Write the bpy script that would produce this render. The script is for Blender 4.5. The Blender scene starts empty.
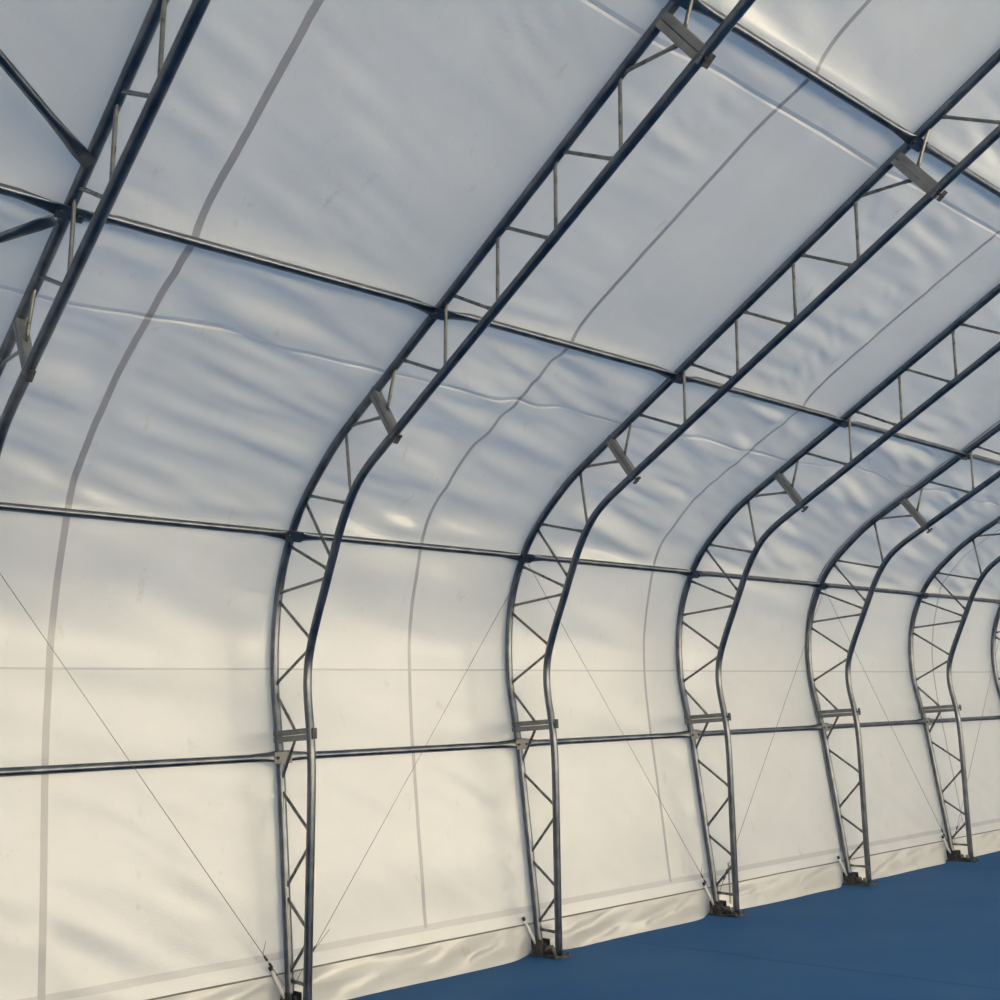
import bpy, bmesh, math, random
from mathutils import Vector, Matrix, noise
D = bpy.data
C = bpy.context.scene.collection
random.seed(4)

# ------------------------------------------------------------------ layout (metres; x along the tent, y across it, z up)
X0, BAY = 1.717, 2.5              # first rib seen at the left of the photograph, rib spacing
RIBS = list(range(-1, 8))
XL, XR = X0 - 2.7*BAY, X0 + 9*BAY     # gable ends
RIDGE_Y = -0.30
FLOOR_Y0, FLOOR_Y1 = -8.2, 7.9
def rx(k): return X0 + BAY*k

# ------------------------------------------------------------------ small helpers
def link(o, parent=None):
    C.objects.link(o)
    if parent is not None: o.parent = parent
    return o
def obj(name, bm, mat, parent=None, smooth=False):
    me = D.meshes.new(name)
    bm.normal_update()
    bm.to_mesh(me); bm.free()
    me.materials.append(mat)
    if smooth:
        for p in me.polygons: p.use_smooth = True
    return link(D.objects.new(name, me), parent)
def tag(o, label=None, cat=None, group=None, kind=None):
    if label: o['label'] = label
    if cat: o['category'] = cat
    if group: o['group'] = group
    if kind: o['kind'] = kind
    return o
def empty(name, loc):
    o = D.objects.new(name, None); o.location = loc; o.empty_display_size = .2
    return link(o)
def copy_tree(o, parent=None):
    c = o.copy(); C.objects.link(c)
    if parent is not None: c.parent = parent
    for ch in KIDS.get(o.name, []): copy_tree(ch, c)
    return c
KIDS = {}
def part(name, bm, mat, parent, smooth=False, label=None):
    o = obj(name, bm, mat, parent, smooth)
    KIDS.setdefault(parent.name, []).append(o)
    if label: o['label'] = label
    return o

def add_tube(bm, pts, r, n=12, caps=True, sx=None):
    """tube along pts; sx optional list of (ra, rb) elliptical radii per point"""
    pts = [Vector(p) for p in pts]
    rings = []
    prevn = None
    for i, p in enumerate(pts):
        if i == 0: t = pts[1]-pts[0]
        elif i == len(pts)-1: t = pts[-1]-pts[-2]
        else: t = (pts[i+1]-pts[i]).normalized() + (pts[i]-pts[i-1]).normalized()
        t.normalize()
        if prevn is None:
            a = Vector((1,0,0)) if abs(t.x) < .8 else Vector((0,0,1))
            nrm = (a - t*a.dot(t)).normalized()
        else:
            nrm = (prevn - t*prevn.dot(t)).normalized()
        prevn = nrm
        b = t.cross(nrm)
        ra, rb = (r, r) if sx is None else sx[i]
        rings.append([bm.verts.new(p + nrm*math.cos(2*math.pi*k/n)*ra + b*math.sin(2*math.pi*k/n)*rb) for k in range(n)])
    for i in range(len(rings)-1):
        for k in range(n):
            bm.faces.new((rings[i][k], rings[i][(k+1)%n], rings[i+1][(k+1)%n], rings[i+1][k]))
    if caps:
        bm.faces.new(rings[0][::-1]); bm.faces.new(rings[-1])
def add_box(bm, c, ex, ey, ez, hx, hy, hz, bev=0.0):
    c = Vector(c); ex = Vector(ex).normalized(); ey = Vector(ey).normalized(); ez = Vector(ez).normalized()
    v = [bm.verts.new(c + ex*hx*a + ey*hy*b + ez*hz*d) for a in (-1,1) for b in (-1,1) for d in (-1,1)]
    fs = [(0,1,3,2),(4,6,7,5),(0,4,5,1),(2,3,7,6),(0,2,6,4),(1,5,7,3)]
    F = [bm.faces.new([v[i] for i in f]) for f in fs]
    bmesh.ops.recalc_face_normals(bm, faces=F)
    if bev > 0:
        es = list({e for f in F for e in f.edges})
        bmesh.ops.bevel(bm, geom=es, offset=bev, segments=2, affect='EDGES', profile=.6)
def catmull(P, step=0.06):
    out = []
    P = [Vector(p) for p in P]
    for i in range(len(P)-1):
        p0 = P[i-1] if i > 0 else P[i]*2-P[i+1]
        p3 = P[i+2] if i+2 < len(P) else P[i+1]*2-P[i]
        p1, p2 = P[i], P[i+1]
        n = max(1, int((p2-p1).length/step))
        for k in range(n):
            t = k/n
            out.append(.5*((2*p1)+(p2-p0)*t+(2*p0-5*p1+4*p2-p3)*t*t+(3*p1-p0-3*p2+p3)*t**3))
    out.append(P[-1])
    return out

# ------------------------------------------------------------------ materials
def mat(name):
    m = D.materials.new(name); m.use_nodes = True
    nt = m.node_tree; nt.nodes.clear()
    return m, nt, nt.nodes, nt.links
def N(nt, t, **kw):
    n = nt.nodes.new(t)
    for k, v in kw.items(): setattr(n, k, v)
    return n
def math_node(nt, op, a, b=None, c=None):
    n = nt.nodes.new('ShaderNodeMath'); n.operation = op
    for i, x in enumerate((a, b, c)):
        if x is None: continue
        if isinstance(x, (int, float)): n.inputs[i].default_value = x
        else: nt.links.new(x, n.inputs[i])
    return n.outputs[0]
def ramp(nt, fac, stops):
    n = nt.nodes.new('ShaderNodeValToRGB')
    els = n.color_ramp.elements
    while len(els) < len(stops): els.new(.5)
    for e, (p, c) in zip(els, stops):
        e.position = p; e.color = (c[0], c[1], c[2], 1)
    nt.links.new(fac, n.inputs[0])
    return n.outputs[0]

def fabric_material(name, base=(.645,.63,.60), trans=(.54,.56,.56), seams=True, tmix=.22, creases=()):
    m, nt, nd, lk = mat(name)
    out = N(nt, 'ShaderNodeOutputMaterial')
    uv = N(nt, 'ShaderNodeUVMap')
    sep = N(nt, 'ShaderNodeSeparateXYZ'); lk.new(uv.outputs[0], sep.inputs[0])
    u, v = sep.outputs[0], sep.outputs[1]
    # gentle waviness of the welds
    wn = N(nt, 'ShaderNodeTexNoise'); wn.inputs['Scale'].default_value = .9; wn.inputs['Detail'].default_value = 1
    lk.new(uv.outputs[0], wn.inputs['Vector'])
    wob = math_node(nt, 'MULTIPLY', math_node(nt, 'SUBTRACT', wn.outputs[0], .5), .022)
    # vertical welds every 3.08 m
    uu = math_node(nt, 'ADD', math_node(nt, 'SUBTRACT', u, 2.452-3.08*4), wob)
    fr = math_node(nt, 'MODULO', uu, 3.08)
    d1 = math_node(nt, 'MINIMUM', fr, math_node(nt, 'SUBTRACT', 3.08, fr))
    band = math_node(nt, 'LESS_THAN', d1, math_node(nt, 'ADD', .017, math_node(nt, 'MULTIPLY', math_node(nt, 'LESS_THAN', u, 4.0), .007)))
    band = math_node(nt, 'MULTIPLY', band, math_node(nt, 'GREATER_THAN', v, .12))
    # horizontal weld on the wall + double band at the hem (v = distance up the cloth from the hem)
    d2 = math_node(nt, 'ABSOLUTE', math_node(nt, 'SUBTRACT', v, 2.278))
    line = math_node(nt, 'LESS_THAN', d2, .008)
    d3 = math_node(nt, 'ABSOLUTE', math_node(nt, 'SUBTRACT', math_node(nt, 'ADD', v, math_node(nt,'MULTIPLY',wob,.5)), .125))
    hemb = math_node(nt, 'LESS_THAN', d3, .026)
    seam = math_node(nt, 'MAXIMUM', band, math_node(nt, 'MAXIMUM', math_node(nt,'MULTIPLY',line,.7), math_node(nt,'MULTIPLY',hemb,.5)))
    if not seams: seam = math_node(nt, 'MULTIPLY', seam, 0.0)
    # dirt: faint blotches and scuffs
    dn = N(nt, 'ShaderNodeTexNoise'); dn.inputs['Scale'].default_value = 1.1; dn.inputs['Detail'].default_value = 6; dn.inputs['Roughness'].default_value = .65
    lk.new(uv.outputs[0], dn.inputs['Vector'])
    dirt = ramp(nt, dn.outputs[0], [(.32,(.92,.91,.885)), (.62,(1,1,1))])
    sn = N(nt, 'ShaderNodeTexNoise'); sn.inputs['Scale'].default_value = 5.0; sn.inputs['Detail'].default_value = 5; sn.inputs['Roughness'].default_value = .7
    mp = N(nt, 'ShaderNodeMapping'); mp.inputs['Scale'].default_value = (1, .45, 1); lk.new(uv.outputs[0], mp.inputs[0]); lk.new(mp.outputs[0], sn.inputs['Vector'])
    scuff = ramp(nt, sn.outputs[0], [(.30,(.85,.82,.75)), (.38,(1,1,1))])
    mul = N(nt, 'ShaderNodeMix', data_type='RGBA', blend_type='MULTIPLY'); mul.inputs[0].default_value = 1
    lk.new(dirt, mul.inputs[6]); lk.new(scuff, mul.inputs[7])
    mb = N(nt, 'ShaderNodeMix', data_type='RGBA', blend_type='MULTIPLY'); mb.inputs[0].default_value = 1
    mb.inputs[6].default_value = (*base, 1); lk.new(mul.outputs[2], mb.inputs[7])
    sc = N(nt, 'ShaderNodeMix', data_type='RGBA', blend_type='MIX')
    lk.new(math_node(nt, 'MULTIPLY', seam, 1.0), sc.inputs[0]); lk.new(mb.outputs[2], sc.inputs[6]); sc.inputs[7].default_value = (base[0]*.62, base[1]*.64, base[2]*.72, 1)
    tm = N(nt, 'ShaderNodeMix', data_type='RGBA', blend_type='MIX')
    lk.new(seam, tm.inputs[0]); tm.inputs[6].default_value = (*trans, 1); tm.inputs[7].default_value = (trans[0]*.15, trans[1]*.15, trans[2]*.2, 1)
    # fine creases, puckers along welds
    vo = N(nt, 'ShaderNodeTexNoise'); vo.inputs['Scale'].default_value = 7.0; vo.inputs['Detail'].default_value = 3; vo.inputs['Distortion'].default_value = .8
    mp2 = N(nt, 'ShaderNodeMapping'); mp2.inputs['Rotation'].default_value = (0,0,.5); mp2.inputs['Scale'].default_value = (.6, 1.4, 1)
    lk.new(uv.outputs[0], mp2.inputs[0]); lk.new(mp2.outputs[0], vo.inputs['Vector'])
    cr = math_node(nt, 'ABSOLUTE', math_node(nt, 'SUBTRACT', vo.outputs[0], .5))
    cr = math_node(nt, 'MINIMUM', cr, .05)
    b1 = N(nt, 'ShaderNodeBump'); b1.inputs['Strength'].default_value = .10; b1.inputs['Distance'].default_value = .05
    lk.new(cr, b1.inputs['Height'])
    b2 = N(nt, 'ShaderNodeBump'); b2.inputs['Strength'].default_value = .5; b2.inputs['Distance'].default_value = .004
    lk.new(seam, b2.inputs['Height']); lk.new(b1.outputs[0], b2.inputs['Normal'])
    if creases:
        hsum = None
        wv = math_node(nt, 'MULTIPLY', wob, 1.2)
        for c in creases:
            d = math_node(nt, 'SUBTRACT', math_node(nt, 'ADD', v, wv), c)
            # a lapped fold: sharp rise, slow fall
            up = math_node(nt, 'MAXIMUM', 0.0, math_node(nt, 'SUBTRACT', 1.0, math_node(nt, 'DIVIDE', math_node(nt, 'MAXIMUM', d, 0.0), .030)))
            lo = math_node(nt, 'MAXIMUM', 0.0, math_node(nt, 'SUBTRACT', 1.0, math_node(nt, 'DIVIDE', math_node(nt, 'MAXIMUM', math_node(nt, 'MULTIPLY', d, -1.0), 0.0), .018)))
            h = math_node(nt, 'MULTIPLY', up, lo)
            hsum = h if hsum is None else math_node(nt, 'ADD', hsum, h)
        b3 = N(nt, 'ShaderNodeBump'); b3.inputs['Strength'].default_value = 1.0; b3.inputs['Distance'].default_value = .014
        b3.invert = True; lk.new(hsum, b3.inputs['Height']); lk.new(b2.outputs[0], b3.inputs['Normal']); b2 = b3
    pb = N(nt, 'ShaderNodeBsdfPrincipled')
    lk.new(sc.outputs[2], pb.inputs['Base Color']); pb.inputs['Roughness'].default_value = .36
    pb.inputs['Specular IOR Level'].default_value = 1.0; pb.inputs['Coat Weight'].default_value = .7; pb.inputs['Coat Roughness'].default_value = .27; pb.inputs['Coat IOR'].default_value = 1.6
    lk.new(b2.outputs[0], pb.inputs['Normal'])
    tr = N(nt, 'ShaderNodeBsdfTranslucent'); lk.new(tm.outputs[2], tr.inputs[0]); lk.new(b2.outputs[0], tr.inputs['Normal'])
    mx = N(nt, 'ShaderNodeMixShader'); mx.inputs[0].default_value = tmix
    lk.new(pb.outputs[0], mx.inputs[1]); lk.new(tr.outputs[0], mx.inputs[2]); lk.new(mx.outputs[0], out.inputs[0])
    return m
def steel(name, c1, c2, rough=(.34,.5), metal=.9, scale=14):
    m, nt, nd, lk = mat(name)
    out = N(nt, 'ShaderNodeOutputMaterial'); pb = N(nt, 'ShaderNodeBsdfPrincipled')
    tc = N(nt, 'ShaderNodeTexCoord')
    n = N(nt, 'ShaderNodeTexNoise'); n.inputs['Scale'].default_value = scale; n.inputs['Detail'].default_value = 5
    lk.new(tc.outputs['Object'], n.inputs['Vector'])
    lk.new(ramp(nt, n.outputs[0], [(.3, c1), (.7, c2)]), pb.inputs['Base Color'])
    mr = N(nt, 'ShaderNodeMapRange'); mr.inputs[3].default_value = rough[0]; mr.inputs[4].default_value = rough[1]
    lk.new(n.outputs[0], mr.inputs[0]); lk.new(mr.outputs[0], pb.inputs['Roughness'])
    pb.inputs['Metallic'].default_value = metal
    b = N(nt, 'ShaderNodeBump'); b.inputs['Strength'].default_value = .03; b.inputs['Distance'].default_value = .006
    lk.new(n.outputs[0], b.inputs['Height']); lk.new(b.outputs[0], pb.inputs['Normal'])
    lk.new(pb.outputs[0], out.inputs[0])
    return m
def plain(name, col, rough=.6, metal=0):
    m, nt, nd, lk = mat(name)
    out = N(nt, 'ShaderNodeOutputMaterial'); pb = N(nt, 'ShaderNodeBsdfPrincipled')
    tc = N(nt, 'ShaderNodeTexCoord')
    n = N(nt, 'ShaderNodeTexNoise'); n.inputs['Scale'].default_value = 25; lk.new(tc.outputs['Object'], n.inputs['Vector'])
    lk.new(ramp(nt, n.outputs[0], [(.3, tuple(x*.85 for x in col)), (.7, col)]), pb.inputs['Base Color'])
    pb.inputs['Roughness'].default_value = rough; pb.inputs['Metallic'].default_value = metal
    lk.new(pb.outputs[0], out.inputs[0]); return m

M_FRONT_GLOW = fabric_material('front_glow_membrane', base=(.85,.82,.76), trans=(.93,.87,.755), seams=False, tmix=.75)  # unseen front wall: cloth made extra translucent and warm to light the interior
M_SKIRT = fabric_material('skirt_membrane', base=(.60,.585,.55), seams=False, tmix=.12)
M_STEEL = steel('galvanised_tube', (.105,.12,.145), (.20,.212,.235), rough=(.24,.38), metal=1.0, scale=7)
M_WEB = steel('galvanised_rod', (.15,.145,.135), (.27,.26,.24), rough=(.22,.36), metal=.95)
M_PLATE = steel('galvanised_plate', (.19,.19,.19), (.29,.29,.285), rough=(.5,.65), metal=.6, scale=9)
M_BASE = steel('dirty_steel', (.03,.03,.032), (.13,.13,.13), rough=(.5,.8), metal=.5, scale=22)
M_WHITE = plain('white_painted_strut', (.78,.77,.74), .45)
M_WIRE = plain('wire', (.22,.21,.19), .5, .5)
M_CORD = plain('hem_cord', (.20,.19,.18), .7)

def floor_material():
    m, nt, nd, lk = mat('blue_sports_floor')
    out = N(nt, 'ShaderNodeOutputMaterial'); pb = N(nt, 'ShaderNodeBsdfPrincipled')
    tc = N(nt, 'ShaderNodeTexCoord')
    n = N(nt, 'ShaderNodeTexNoise'); n.inputs['Scale'].default_value = .8; n.inputs['Detail'].default_value = 4
    lk.new(tc.outputs['Object'], n.inputs['Vector'])
    col = ramp(nt, n.outputs[0], [(.3,(.024,.105,.275)), (.75,(.040,.128,.285))])
    # seams running across the hall
    sp = N(nt, 'ShaderNodeSeparateXYZ'); lk.new(tc.outputs['Object'], sp.inputs[0])
    nn = N(nt, 'ShaderNodeTexNoise'); nn.inputs['Scale'].default_value = .9; lk.new(tc.outputs['Object'], nn.inputs['Vector'])
    xw = math_node(nt, 'ADD', sp.outputs[0], math_node(nt, 'MULTIPLY', math_node(nt, 'SUBTRACT', nn.outputs[0], .5), .12))
    fr = math_node(nt, 'MODULO', math_node(nt, 'SUBTRACT', xw, 7.60-36), 6.0)
    d = math_node(nt, 'ABSOLUTE', math_node(nt, 'SUBTRACT', fr, 0.02))
    s = math_node(nt, 'LESS_THAN', d, .014)
    mx = N(nt, 'ShaderNodeMix', data_type='RGBA'); lk.new(math_node(nt,'MULTIPLY',s,.45), mx.inputs[0]); lk.new(col, mx.inputs[6]); mx.inputs[7].default_value = (.012,.045,.12,1)
    lk.new(mx.outputs[2], pb.inputs['Base Color']); pb.inputs['Roughness'].default_value = .75
    pb.inputs['Specular IOR Level'].default_value = .12
    g = N(nt, 'ShaderNodeTexNoise'); g.inputs['Scale'].default_value = 90; lk.new(tc.outputs['Object'], g.inputs['Vector'])
    hh = math_node(nt, 'SUBTRACT', math_node(nt, 'MULTIPLY', g.outputs[0], .15), s)
    b = N(nt, 'ShaderNodeBump'); b.inputs['Strength'].default_value = .4; b.inputs['Distance'].default_value = .006
    lk.new(hh, b.inputs['Height']); lk.new(b.outputs[0], pb.inputs['Normal'])
    lk.new(pb.outputs[0], out.inputs[0]); return m
M_FLOOR = floor_material()
M_GROUND = plain('outside_ground', (.20,.19,.17), .95)

# ------------------------------------------------------------------ rib profile (y, z)
def straight_roof(y):            # outer chord of the straight rafter
    return 6.27, 4.43
SL = math.tan(math.radians(24.0))
OUT = [(7.555,.07),(7.59,.62),(7.63,1.2),(7.67,1.75),(7.715,2.1),(7.755,2.45),(7.735,2.84),(7.655,3.19),(7.53,3.46),(7.372,3.69),(7.195,3.86),(7.0,4.005),(6.77,4.155),(6.53,4.275),(6.27,4.39)]
SL = .4454
RO = lambda y: 4.388+(6.27-y)*SL
RI = lambda y: 4.035+(5.98-y)*SL
y = 5.9
while y > RIDGE_Y: OUT.append((y, RO(y))); y -= .45
OUT.append((RIDGE_Y, RO(RIDGE_Y)))
INN = [(7.312,.012),(7.265,.7),(7.215,1.4),(7.198,1.75),(7.208,2.0),(7.238,2.25),(7.238,2.42),(7.20,2.6),(7.11,2.80),(6.975,3.04),(6.84,3.28),(6.725,3.48),(6.60,3.65),(6.465,3.785),(6.305,3.885),(6.14,3.962),(5.98,4.035)]
y = 5.6
while y > RIDGE_Y: INN.append((y, RI(y))); y -= .45
INN.append((RIDGE_Y, RI(RIDGE_Y)))
def mir(q): return (2*RIDGE_Y-q[0], q[1])
def yz(P, x=0): return [Vector((x, a, b)) for a, b in P]
OUTC = catmull(yz(OUT)); INNC = catmull(yz(INN))
def mirv(L): return [Vector((p.x, 2*RIDGE_Y-p.y, p.z)) for p in L]

WEB = [((7.565,.215),(7.30,.205)),((7.567,.26),(7.295,.50)),((7.60,.80),(7.28,.58)),((7.605,.86),(7.235,1.19)),((7.66,1.58),(7.23,1.27)),((7.665,1.65),(7.44,1.95)),
 ((7.735,2.33),(7.44,2.03)),((7.74,2.40),(7.205,2.63)),((7.68,3.07),(7.18,2.70)),((7.665,3.13),(6.935,3.14)),((7.49,3.49),(6.905,3.20)),((7.23,3.80),(6.855,3.27)),((7.19,3.845),(6.62,3.66)),
 ((6.61,4.22),(6.57,3.72)),((6.55,4.25),(6.12,4.20)),((5.93,4.535),(6.06,4.22)),((5.86,4.56),(5.38,4.31))]
yo = 5.31
while yo > 3.3:
    WEB.append(((yo, RO(yo)), (yo+.045, RI(yo+.045))))
    nxt = yo-.50 if yo-.575 > 3.3 else None
    if nxt is not None:
        WEB.append(((yo-.05, RO(yo-.05)), (yo-.50, RI(yo-.50))))
    else:
        WEB.append(((yo-.0, RO(yo-.0)), (3.14, 5.52)))
    yo -= .575
WEB.append(((2.96, RO(2.96)), (3.10, 5.58)))
yo = 2.90
while yo > -.2:
    WEB.append(((yo, RO(yo)), (yo-.44, RI(yo-.44))))
    if yo-.53 > -.28: WEB.append(((yo-.53, RO(yo-.53)), (yo-.49, RI(yo-.49))))
    yo -= .585
SPL = [((7.722,1.99),(7.202,1.99)), ((6.215,4.425),(5.965,4.03)), ((3.24,5.745),(2.99,5.355))]

# ------------------------------------------------------------------ purlins
PUR = [('wall', (7.68,1.815)), ('eave', (7.445,3.59)), ('lower roof', (5.415,RO(5.415))), ('upper roof', (3.077,RO(3.077))), ('top roof', (.76,RO(.76)))]
LEV = ['silvery wall tube below the splice plates', 'eave tube above the white wall',
       'lower roof tube above the curved haunch', 'upper roof tube near the picture top',
       'highest roof tube near the ridge']
def bay_name(k):
    return {-1:'left of the leftmost rib', 0:'from the leftmost rib to the second', 1:'from the second rib to the third',
            2:'from the third rib to the fourth', 3:'from the fourth rib to the fifth', 4:'from the fifth rib to the sixth', 5:'from the sixth rib to the seventh', 6:'beyond the seventh rib'}[k]
def chord_dir(y, z):
    best = min(range(1, len(OUTC)-1), key=lambda i: (OUTC[i].y-y)**2+(OUTC[i].z-z)**2)
    return (OUTC[best+1]-OUTC[best-1]).normalized(), OUTC[best]
# ------------------------------------------------------------------ one truss rib
def build_rib():
    r = empty('truss_rib', (0,0,0)); KIDS[r.name] = []
    bm = bmesh.new(); add_tube(bm, OUTC + mirv(OUTC)[::-1][1:], .0335, 16); part('outer_chord', bm, M_STEEL, r, True)
    bm = bmesh.new(); add_tube(bm, INNC + mirv(INNC)[::-1][1:], .0330, 16); part('inner_chord', bm, M_STEEL, r, True)
    for side in (1, -1):
        f = (lambda q: q) if side == 1 else mir
        for a, b in WEB:
            a, b = f(a), f(b)
            A, B = Vector((0,*a)), Vector((0,*b)); d = (B-A).normalized()
            bm = bmesh.new()
            # rod with ends pressed flat where they are welded on
            L = (B-A).length
            pts = [A, A+d*.05, A+d*.085, B-d*.085, B-d*.05, B]
            if L < .25: pts = [A, A+d*.03, A+d*.05, B-d*.05, B-d*.03, B]
            sx = [(.008,.017),(.009,.016),(.0125,.0125),(.0125,.0125),(.009,.016),(.008,.017)]
            add_tube(bm, pts, .0125, 10, sx=sx)
            part('web_member', bm, M_WEB, r, True)
        for i, (a, b) in enumerate(SPL):
            A, B = Vector((0,*f(a))), Vector((0,*f(b))); d = (B-A).normalized(); t = Vector((1,0,0)).cross(d)
            w = .042 if i == 0 else (.036 if i == 1 else .045)
            for s in (-1, 1):
                bm = bmesh.new()
                L = (B-A).length
                c = (A+B)/2 + t*s*(w/2+.003) - d*.0
                # angle section: a flat web against its twin and two flanges
                add_box(bm, c, (1,0,0), t, d, .028, w/2, L/2+.014, .003)
                sp = part('splice_plate', bm, M_PLATE, r)
            bm = bmesh.new()
            add_box(bm, B + d*.056, (1,0,0), t, d, .018, .040, .006, .002)
            add_tube(bm, [B + d*.01, B + d*.070], .011, 6)
            part('splice_bolt', bm, M_BASE, sp)
        for li, (nm, q) in enumerate(PUR):
            t, c = chord_dir(*q); inw = Vector((0, -abs(t.z), -abs(t.y)))
            q2 = lambda v: v if side == 1 else Vector((v.x, 2*RIDGE_Y-v.y, v.z))
            fl = lambda v: v if side == 1 else Vector((v.x, -v.y, v.z))
            bm = bmesh.new(); p = q2(c + inw*.051); ti, ii = fl(t), fl(inw)
            add_box(bm, p, (1,0,0), ti, ii, .075, .046, .003, .001)
            cp = part('purlin_clamp', bm, M_STEEL if li else M_PLATE, r)
            for xx in (-.05, .05):
                bm = bmesh.new(); add_tube(bm, [p+Vector((xx,0,0))+ii*.003, p+Vector((xx,0,0))+ii*.016], .012, 6); part('bolt', bm, M_BASE, cp)
        # little lug on the outer chord
        a = Vector((0, *f((7.725, 2.20))))
        bm = bmesh.new(); add_box(bm, a, (1,0,0), (0,1,0), (0,0,1), .012, .022, .022, .003); part('lug', bm, M_BASE, r)
        # foot
        bm = bmesh.new(); c = Vector((0, *f((7.43, .009)))); add_box(bm, c, (1,0,0), (0,1,0), (0,0,1), .085, .185, .008, .003); bp = part('base_plate', bm, M_BASE, r)
        bm = bmesh.new()
        for sx_ in (-1, 1):
            c = Vector((sx_*.042, *f((7.54, .075)))); add_box(bm, c, (1,0,0), (0,1,0), (0,0,1), .005, .075, .058, .002)
        c = Vector((0, *f((7.565, .085)))); add_tube(bm, [c-Vector((.075,0,0)), c+Vector((.075,0,0))], .013, 8)
        part('pin_bracket', bm, M_BASE, r)
        bm = bmesh.new(); c = Vector((0, *f((7.335, .045)))); add_tube(bm, [c-Vector((0,0,.028)), c+Vector((0,0,.035))], .040, 12); part('foot_collar', bm, M_PLATE, r, True)
        for sx_, yy in ((-.075, 7.27), (.075, 7.27), (-.075, 7.58), (.075, 7.58)):
            bm = bmesh.new(); c = Vector((sx_, *f((yy, .016)))); add_tube(bm, [c, c+Vector((0,0,.028))], .015, 6)
            part('anchor_bolt', bm, M_BASE, bp)
        # ratchet strap tensioner lying on the plate
        bm = bmesh.new(); c = Vector((.01, *f((7.455, .06))))
        add_tube(bm, [c-Vector((.05,0,0)), c+Vector((.05,0,0))], .022, 8)
        add_box(bm, c+Vector((0,0,-.02)), (1,0,0), (0,1,.2), (0,-.2,1), .035, .06, .012, .003)
        add_box(bm, c+Vector((.02,.05*side,.02)), (1,0,0), (0,1,.7), (0,-.7,1), .025, .045, .005, .002)
        part('ratchet', bm, M_BASE, r)
        # white strut holding the hem cord down
        bm = bmesh.new()
        a = Vector((-.035, *f((7.565, .085)))); b = Vector((-.140, *f((7.585, .308))))
        add_tube(bm, [a, b], .014, 10); part('hem_strut', bm, M_WHITE, r, True, 'white painted strut')
        bm = bmesh.new()
        add_tube(bm, [b - (b-a).normalized()*.008, b + (b-a).normalized()*.022], .015, 8); part('strut_cap', bm, M_BASE, r, True)
    return r

ORD = ['leftmost', 'second', 'third', 'fourth', 'fifth', 'sixth', 'seventh', 'eighth']
rib0 = build_rib()
WHERE = {-1: 'truss rib outside the picture, left of the leftmost rib',
 0: 'leftmost truss rib, crossing the upper left corner, cross braces bolted to it',
 1: 'second truss rib from the left, its foot running out of the picture',
 2: 'third truss rib from the left, nearest complete foot on the blue floor',
 3: 'fourth truss rib from the left, a chain hanging at its foot',
 4: 'fifth truss rib from the left, between the chained foot and the farthest foot',
 5: 'sixth truss rib from the left, farthest foot seen on the blue floor',
 6: 'truss rib just showing its outer tube at the right edge',
 7: 'truss rib outside the picture beyond the right edge'}
for k in RIBS:
    o = rib0 if k == RIBS[0] else copy_tree(rib0)
    o.location = (rx(k), 0, 0)
    tag(o, WHERE[k], 'truss rib', 'arched truss ribs carrying the tent cover')

# ------------------------------------------------------------------ purlins
for li, (nm, (py, pz)) in enumerate(PUR):
    t, c = chord_dir(py, pz)
    inw = Vector((0, t.z, -t.y));
    if inw.y > 0 and li < 5: inw = -inw if inw.dot(Vector((0,-1,-.3))) < 0 else inw
    if inw.dot(Vector((0,-1,-.5))) < 0: inw = -inw
    proto = None
    base = Vector((0, c.y, c.z))
    # ends flattened and lapped over the inside of the outer chord
    f0 = inw*.042
    f1 = inw*.000
    bm = bmesh.new()
    xs = [.004, .06, .12, .26, BAY-.26, BAY-.12, BAY-.06, BAY-.004]
    off = [f0, f0, f0*.7+f1*.3, f1, f1, f0*.7+f1*.3, f0, f0]
    flat = [(.044,.005),(.044,.006),(.036,.014),(.029,.029),(.029,.029),(.036,.014),(.044,.006),(.044,.005)]
    # orientation: first radius must lie along the chord direction
    pts = [Vector((a,0,0))+base+o for a, o in zip(xs, off)]
    n = 14; rings = []
    for p, (ra, rb) in zip(pts, flat):
        rings.append([bm.verts.new(p + t*math.cos(2*math.pi*q/n)*ra + inw*math.sin(2*math.pi*q/n)*rb) for q in range(n)])
    for i in range(len(rings)-1):
        for q in range(n): bm.faces.new((rings[i][q], rings[i+1][q], rings[i+1][(q+1)%n], rings[i][(q+1)%n]))
    bm.faces.new(rings[0]); bm.faces.new(rings[-1][::-1])
    bmesh.ops.recalc_face_normals(bm, faces=bm.faces[:])
    root = obj('purlin', bm, M_STEEL, None, True)
    for j, k in enumerate(range(-1, 7)):
        if j == 0: o = root
        else: o = root.copy(); C.objects.link(o)
        o.location = (rx(k), 0, 0)
        tag(o, LEV[li]+' '+bay_name(k), 'purlin', 'purlins between the ribs, %s row' % ['lower wall','eave','lower roof','upper roof','highest roof'][li])

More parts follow.
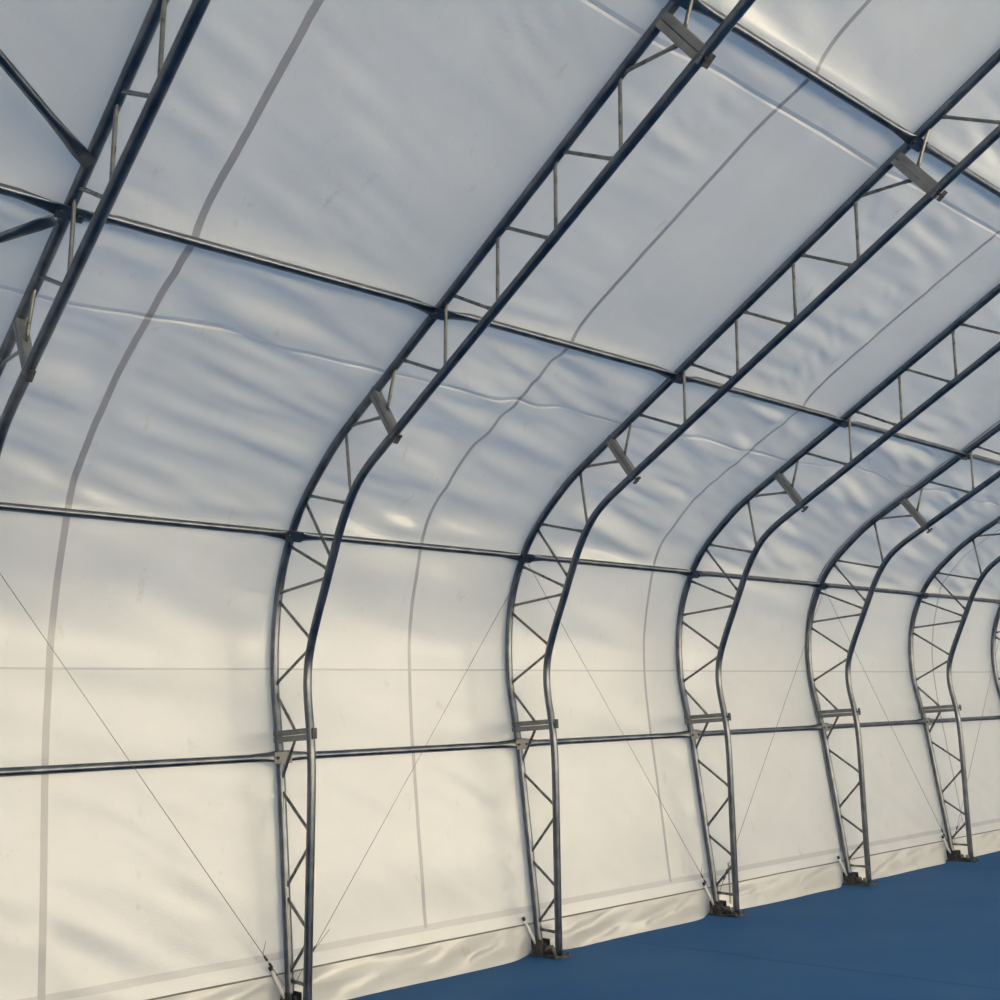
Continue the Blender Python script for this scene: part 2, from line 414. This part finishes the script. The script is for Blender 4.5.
# ------------------------------------------------------------------ cross braces at the left of the leftmost rib
def brace(a, b, label):
    a, b = Vector(a), Vector(b); d = (b-a).normalized(); L = (b-a).length
    t = Vector((0, -math.cos(math.radians(24)), math.sin(math.radians(24)))); inw = Vector((0, -math.sin(math.radians(24)), -math.cos(math.radians(24))))
    sd = d.cross(inw).normalized(); nn = sd.cross(d).normalized()
    bm = bmesh.new(); n = 14; rings = []
    for s, (ra, rb) in ((0,(.040,.005)),(.10,(.042,.006)),(.17,(.036,.014)),(.34,(.0265,.0265)),(L-.34,(.0265,.0265)),(L-.17,(.036,.014)),(L-.10,(.042,.006)),(L,(.04,.005))):
        p = a+d*s
        rings.append([bm.verts.new(p + sd*math.cos(2*math.pi*q/n)*ra + nn*math.sin(2*math.pi*q/n)*rb) for q in range(n)])
    for i in range(len(rings)-1):
        for q in range(n): bm.faces.new((rings[i][q], rings[i+1][q], rings[i+1][(q+1)%n], rings[i][(q+1)%n]))
    bm.faces.new(rings[0]); bm.faces.new(rings[-1][::-1]); bmesh.ops.recalc_face_normals(bm, faces=bm.faces[:])
    o = obj('cross_brace', bm, M_STEEL, None, True)
    return tag(o, label, 'brace', 'tubular cross braces in the left bay')
def inset(y, d): return (y - math.sin(math.radians(24))*d, RO(y) - math.cos(math.radians(24))*d)
brace((rx(0)-.005, *inset(5.09,.042)), (rx(-1)+.01, *inset(3.36,.042)), 'upper left tubular brace running up to the left above the roof purlin')
brace((rx(0)-.06, *inset(5.45,.055)), (rx(-1)+.01, 7.36, 3.66), 'lower left tubular brace running down to the left below the roof purlin')

# ------------------------------------------------------------------ wires on the wall
def wire(xa, xb, up, label):
    """from the foot of rib xa to the eave node of rib xb"""
    s = 1 if xb > xa else -1
    a = Vector((xa + s*.03, 7.56, .165)); b = Vector((xb, 7.41, 3.52))
    root = empty('wall_wire', a); KIDS[root.name] = []
    bm = bmesh.new(); add_tube(bm, [Vector((0,0,0)), (b-a)], .0024, 6); part('wire', bm, M_WIRE, root, True)
    d = (b-a).normalized(); bm = bmesh.new()
    add_tube(bm, [d*.20, d*.24], .010, 6); part('wire_clip', bm, M_BASE, root)
    bm = bmesh.new(); e = d*.26; add_tube(bm, [e, e+Vector((s*.05,-.02,.06)), e+Vector((s*(.14 if s > 0 else .03),-.03,.15))], .0026, 6); part('wire_tail', bm, M_WIRE, root, True)
    bm = bmesh.new(); add_tube(bm, [d*.27, d*.31], .009, 6); part('wire_clip', bm, M_BASE, root)
    tag(root, label, 'wire', 'bracing wires on the wall')
wire(rx(1), rx(0), True, 'bracing wire from the nearest rib foot up to the left edge')
wire(rx(1), rx(2), True, 'bracing wire from the nearest rib foot up to the right')
wire(rx(3), rx(2), True, 'thin wall wire falling from the third rib to the fourth rib foot')
wire(rx(3), rx(4), True, 'bracing wire rising right from the fourth rib foot')
wire(rx(5), rx(4), True, 'thin wall wire falling from the fifth rib to the sixth rib foot')
wire(rx(5), rx(6), True, 'farthest bracing wire, rising right from the sixth rib foot')

# chain hanging at the fourth rib's foot
bm = bmesh.new()
p = Vector((rx(3)+.02, 7.37, .50))
for i in range(15):
    c = p + Vector((.003*i, .004*i, -.027*i)); a = i % 2
    ring = [c + (Vector((.009,0,0)) if a else Vector((0,.009,0)))*math.cos(q*math.pi/4) + Vector((0,0,.018))*math.sin(q*math.pi/4) for q in range(9)]
    add_tube(bm, ring, .003, 5, caps=False)
tag(obj('chain', bm, M_WIRE, None, True), 'short chain hanging inside the foot of the fourth rib', 'chain')

# ------------------------------------------------------------------ membrane
def resample(P, n):
    L = [0]
    for a, b in zip(P[:-1], P[1:]): L.append(L[-1]+(b-a).length)
    out = []; j = 0
    for i in range(n+1):
        s = L[-1]*i/n
        while j < len(L)-2 and L[j+1] < s: j += 1
        f = (s-L[j])/max(1e-9, L[j+1]-L[j])
        out.append(P[j].lerp(P[j+1], min(1, max(0, f))))
    return out
def offset(P, d):
    out = []
    for i, p in enumerate(P):
        t = (P[min(i+1, len(P)-1)]-P[max(i-1, 0)]).normalized()
        out.append(p + Vector((0, t.z, -t.y))*d)
    return out
GAP = .040
ribline = offset(OUTC, GAP)
# sanity: outward means larger y on the wall
if ribline[5].y < OUTC[5].y: ribline = offset(OUTC, -GAP)
ribline = [Vector((0, 7.612, .262))] + [p for p in ribline if p.z > .34]
MID = [(7.615,.262),(7.635,.55),(7.655,.9),(7.69,1.35),(7.722,1.83),(7.728,2.3),(7.715,2.72),(7.655,3.05),(7.58,3.30),(7.475,3.61),(7.32,3.81),(7.11,3.995),(6.83,4.175),(6.44,4.365),(6.0,4.565),(5.43,4.815)]
midline = catmull([Vector((0,a,b)) for a, b in MID], .05)
for yy in (4.6, 3.8): midline.append(Vector((0, yy, 4.815+(5.43-yy)*SL)))
for yy in (3.09, 2.2, 1.4, .77, 0.1, RIDGE_Y): midline.append(Vector((0, yy, 4.815+(5.43-yy)*SL)))
NODEP = [(7.72,1.83), (7.485,3.60), (5.43,4.815), (3.09,RO(3.09)+.044), (.77,RO(.77)+.044)]
def split(P):
    idx = [0]
    for q in NODEP:
        idx.append(min(range(len(P)), key=lambda i: (P[i].y-q[0])**2+(P[i].z-q[1])**2))
    idx.append(len(P)-1)
    return [P[a:b+1] for a, b in zip(idx[:-1], idx[1:])]
midline = resample(midline, 700); ribline_f = resample(ribline, 700)
SEGN = [46, 50, 92, 80, 62, 28]
sa, sb = split(ribline_f), split(midline)
RIBP, MIDP, SEG = [], [], []
for i, (a, b, n) in enumerate(zip(sa, sb, SEGN)):
    ra, rb_ = resample(a, n), resample(b, n)
    st = 0 if i == 0 else 1
    RIBP += ra[st:]; MIDP += rb_[st:]
    SEG += [(i, q/n) for q in range(st, n+1)]
S = [0]
for a, b in zip(RIBP[:-1], RIBP[1:]): S.append(S[-1]+(b-a).length)
OUTN = []
for i in range(len(RIBP)):
    t = (RIBP[min(i+1, len(RIBP)-1)]-RIBP[max(i-1, 0)]).normalized()
    nn = Vector((0, t.z, -t.y))
    if nn.y < 0 and i < 150: nn = -nn
    OUTN.append(nn)
sgn = 1 if OUTN[0].y > 0 else -1
OUTN = [Vector((0, abs(q.y), abs(q.z))) for q in OUTN]
def smooth(a, b, x):
    t = min(1, max(0, (x-a)/(b-a))); return t*t*(3-2*t)
def creaselines(S):
    # (arc position, amplitude) of the sharp folds where the rib sections join
    f = lambda q: S[min(range(len(RIBP)), key=lambda i: (RIBP[i].y-q[0])**2+(RIBP[i].z-q[1])**2)]
    return [(f((6.07,4.54)), .005), (f((3.38,5.72)), .004)]
CR = creaselines(S)
def streak(x, s, ang, lx, ly, seed):
    ca, sn = math.cos(ang), math.sin(ang)
    a = x*ca - s*sn; b = x*sn + s*ca
    return noise.noise(Vector((a/lx + 3.1*seed, b/ly, seed*7.7)))
def wrinkle(x, i, fb, k):
    seg, f = SEG[i]; s = S[i]
    seamx = 2.43 + 3.08*round((x-2.43)/3.08)
    rib_left = X0 + BAY*math.floor((x-X0)/BAY)
    edge = math.sin(math.pi*min(1, max(0, fb)))**.6
    # wrinkled on the rib's right side up to the weld, calm beyond it
    sx = 2.43+3.08*math.floor((x-2.43)/3.08+1)
    left = 1.0 if (sx - rib_left) < BAY and x < sx else .25
    h = 0
    calm = .55+.9*noise.noise(Vector((x*.6, s*.7, 9.3)))
    if seg == 2:      # curved haunch: broad soft folds
        h += .115*streak(x, s, .17, 1.3, .25, 1)*(.65+.5*left)
        h += .065*streak(x, s, .26, .8, .14, 12)*(.3+max(0,calm))
        h += .044*streak(x, s, .26, .7, .11, 2)*max(0, calm)
    elif seg >= 3:
        h += .058*streak(x, s, .32 if x < 4.3 else .13, .70, .13, 3)*left*max(0.1, calm+.2)*(1-.35*left*smooth(.1,.5,f))
        h += .022*streak(x, s, .30, 1.2, .45, 4)
        nn = noise.noise(Vector((x*1.4, s*1.1, 31)))
        h += .016*max(0, nn-.25)*streak(x, s, .5, .4, .07, 6)*5
    elif seg == 1:
        h += .016*streak(x, s, .30, 1.3, .24, 5)*(.4+.6*max(0, calm))
        h += .026*streak(x, s, .2, 1.6, .35, 11)*smooth(.45,.95,f)
    else:
        h += .009*streak(x, s, .55, .8, .15, 7)*(.3+max(0, calm))*smooth(1.0,.8,f)
    h *= (1-.75*math.exp(-((x-seamx)/.13)**2))
    h *= edge*smooth(0,.08,f)*smooth(1,.92,f)
    # puckers running up from each purlin
    if seg >= 2:
        pk = noise.noise(Vector((x*9, s*.8, seg*5.0)))
        h += .0022*pk*math.exp(-f*12)*edge
    # puckers at the weld
    dw = x-seamx
    h += .004*noise.noise(Vector((0, s*4.5, seamx)))*math.exp(-(dw/.10)**2)
    for (cs, amp) in CR:
        d = s-cs - .03*noise.noise(Vector((x*.8, 2, 5)))
        w = smooth(.06,.2,fb)*smooth(.97,.75,fb)
        h += amp*w*(math.exp(-abs(d)/.035) if d > 0 else math.exp(-abs(d)/.012))
    if seg in (0,1): h += .003*math.exp(-((s-2.278)/.012)**2)
    return h
def point(x, i):
    k = math.floor((x-X0)/BAY); fb = (x-X0)/BAY-k
    w = math.sin(math.pi*fb)
    w = 1-(1-w)**2.2
    seg, f = SEG[i]
    p = RIBP[i].lerp(MIDP[i], w)
    b = [.010,.010,.036,.072,.072,.02][seg]
    Lg = [1.6,1.85,2.45,2.56,2.56,1.2][seg]
    bulge = b*(1-math.exp(-f*Lg/.11))*(1-math.exp(-(1-f)*Lg/.40))*w
    return Vector((x, p.y, p.z)) + OUTN[i]*(bulge + wrinkle(x, i, fb, k))
# columns: finer where the photograph looks
xs = []
x = XL
while x < XR-1e-6:
    xs.append(x)
    x += .15 if x < .5 else (.038 if x < 9.3 else (.05 if x < 18 else .2))
xs.append(XR)
CUT = next(i for i, sg in enumerate(SEG) if sg == (1, 1.0))
def sheet(name, i0, i1, mirror=False, stepi=1, cols=None):
    bm = bmesh.new(); uvl = bm.loops.layers.uv.new('UVMap')
    cols = cols or xs; rows = list(range(i0, i1+1, stepi))
    if rows[-1] != i1: rows.append(i1)
    g = []
    for x in cols:
        col = []
        for i in rows:
            p = point(x, i)
            if mirror: p.y = 2*RIDGE_Y-p.y
            col.append(bm.verts.new(p))
        g.append(col)
    for a in range(len(cols)-1):
        for b in range(len(rows)-1):
            f = bm.faces.new((g[a][b], g[a+1][b], g[a+1][b+1], g[a][b+1]))
            for l, (ca, rb_) in zip(f.loops, ((a,b),(a+1,b),(a+1,b+1),(a,b+1))):
                l[uvl].uv = (cols[ca], S[rows[rb_]])
    return bm
M_FAB = fabric_material('membrane', creases=[c for c, a in CR])
def structure(o): o['kind'] = 'structure'; return o
LAST = len(RIBP)-1
bm = sheet('wall_back', 0, CUT); structure(obj('wall_back', bm, M_FAB, None, True))
# roof: far slope is fine, the slope behind the camera coarse, one cloth
bm = sheet('ceiling', CUT, LAST)
bm2 = sheet('c2', CUT, LAST, True, 6, [xs[0]+ (xs[-1]-xs[0])*q/60 for q in range(61)])
tmp = D.meshes.new('tmp'); bm2.to_mesh(tmp); bm2.free(); bm.from_mesh(tmp); D.meshes.remove(tmp)
structure(obj('ceiling', bm, M_FAB, None, True))
bm = sheet('wall_front', 0, CUT, True, 6, [xs[0]+(xs[-1]-xs[0])*q/60 for q in range(61)])
# the front cloth runs on down to the ground
structure(obj('wall_front', bm, M_FRONT_GLOW, None, True))
# gables
def gable(name, x):
    bm = bmesh.new(); uvl = bm.loops.layers.uv.new('UVMap')
    L = [Vector((x, RIBP[i].y, RIBP[i].z)) for i in range(0, LAST+1, 3)]
    L = [Vector((x, 7.61, .0))] + L
    Rr = [Vector((x, 2*RIDGE_Y-p.y, p.z)) for p in L]
    for a in range(len(L)-1):
        n = 12
        for q in range(n):
            v = [bm.verts.new(L[a].lerp(Rr[a], q/n)), bm.verts.new(L[a].lerp(Rr[a], (q+1)/n)), bm.verts.new(L[a+1].lerp(Rr[a+1], (q+1)/n)), bm.verts.new(L[a+1].lerp(Rr[a+1], q/n))]
            f = bm.faces.new(v)
            for l in f.loops: l[uvl].uv = (l.vert.co.y, l.vert.co.z)
    bmesh.ops.remove_doubles(bm, verts=bm.verts, dist=1e-4)
    return structure(obj(name, bm, M_FAB, None, True))
gable('wall_left', XL); gable('wall_right', XR)

# skirt: crumpled cloth from the hem to the floor
def skirt(name, mirror):
    bm = bmesh.new(); uvl = bm.loops.layers.uv.new('UVMap')
    cols = []; x = XL
    while x < XR: cols.append(x); x += .03 if (0.5 < x < 18 and not mirror) else .2
    cols.append(XR); n = 12; g = []
    for x in cols:
        k = round((x-X0)/BAY); dr = abs(x-(X0+BAY*k))
        nr = math.exp(-(dr/.22)**2)
        col = []
        for j in range(n+1):
            t = j/n
            y0 = 7.612; yb = 7.505 + .045*noise.noise(Vector((x*1.1, 3, 1))) + .15*nr
            yy = y0 + (yb-y0)*t**1.3
            amp = (.060*noise.noise(Vector((x*2.2+ t*1.6, t*1.2, 4))) + .016*noise.noise(Vector((x*7.5 + t*2.5, t*1.5, 8))))*math.sin(math.pi*min(1, t*.9+.04))
            amp += .018*noise.noise(Vector((x*1.2 + t*3, t*4, 14)))*t*(1-t)*4
            z = .262*(1-t) + .001
            col.append(bm.verts.new((x, (yy+amp*(1-.6*nr)) if not mirror else 2*RIDGE_Y-(yy+amp), z)))
        g.append(col)
    for a in range(len(cols)-1):
        for b in range(n):
            f = bm.faces.new((g[a][b], g[a][b+1], g[a+1][b+1], g[a+1][b]))
            for l, (ca, rr) in zip(f.loops, ((a,b),(a,b+1),(a+1,b+1),(a+1,b))): l[uvl].uv = (cols[ca], -.262*rr/n)
    return structure(obj(name, bm, M_SKIRT, None, True))
skirt('baseboard_back', False); skirt('baseboard_front', True)
bm = bmesh.new()
add_tube(bm, [Vector((x, 7.606+.004*noise.noise(Vector((x*1.1,0,0))), .262+.004*noise.noise(Vector((x*.9,5,0))))) for x in [XL+.1+.3*q for q in range(int((XR-XL-.2)/.3)+1)]], .0065, 8)
structure(obj('trim_1', bm, M_CORD, None, True))

# ------------------------------------------------------------------ floor and ground outside
def slab(name, x0, x1, y0, y1, z0, z1, m):
    bm = bmesh.new(); add_box(bm, ((x0+x1)/2,(y0+y1)/2,(z0+z1)/2),(1,0,0),(0,1,0),(0,0,1),(x1-x0)/2,(y1-y0)/2,(z1-z0)/2)
    return structure(obj(name, bm, m))
slab('floor', XL-.1, XR+.1, FLOOR_Y0-.1, FLOOR_Y1-.1, -.06, 0, M_FLOOR)
slab('ground', -80, 100, -80, 80, -.3, -.061, M_GROUND)

# ------------------------------------------------------------------ light: low sun on the far side of the tent, clear sky
w = D.worlds.new('World'); bpy.context.scene.world = w; w.use_nodes = True
nt = w.node_tree; nt.nodes.clear()
wo = nt.nodes.new('ShaderNodeOutputWorld'); bg = nt.nodes.new('ShaderNodeBackground'); sky = nt.nodes.new('ShaderNodeTexSky')
sky.sky_type = 'NISHITA'; sky.sun_disc = False; sky.sun_elevation = math.radians(22); sky.sun_rotation = math.radians(190); sky.air_density = 1.0; sky.dust_density = 1.5
bg.inputs[1].default_value = .5
nt.links.new(sky.outputs[0], bg.inputs[0]); nt.links.new(bg.outputs[0], wo.inputs[0])
sl = D.lights.new('sun', 'SUN'); sl.energy = 24.5; sl.color = (1,.875,.65); sl.angle = math.radians(1.5)
so = link(D.objects.new('sun', sl))
def aim(o, d): o.rotation_euler = Vector(d).to_track_quat('-Z', 'Y').to_euler()
el, az = math.radians(11), math.radians(-15)
aim(so, (math.sin(az)*math.cos(el), math.cos(az)*math.cos(el), -math.sin(el)))
so.location = (0,-20,12)

# ------------------------------------------------------------------ camera
cam = D.cameras.new('camera'); cam.sensor_width = 36; cam.lens = 36*1061.07/1000; cam.clip_start = .05
co = link(D.objects.new('camera', cam))
R = [[0.76288951,-0.64413359,-0.05560145],[0.10530291,0.20864629,-0.97230552],[0.63789568,0.73590668,0.22700321]]
right, down, fwd = map(Vector, R)
co.matrix_world = Matrix(((right.x,-down.x,-fwd.x,0),(right.y,-down.y,-fwd.y,0),(right.z,-down.z,-fwd.z,1.8072),(0,0,0,1)))
sc = bpy.context.scene
sc.camera = co
sc.view_settings.view_transform = 'Standard'; sc.view_settings.look = 'None'; sc.view_settings.gamma = 1
sc.view_settings.exposure = 0.13
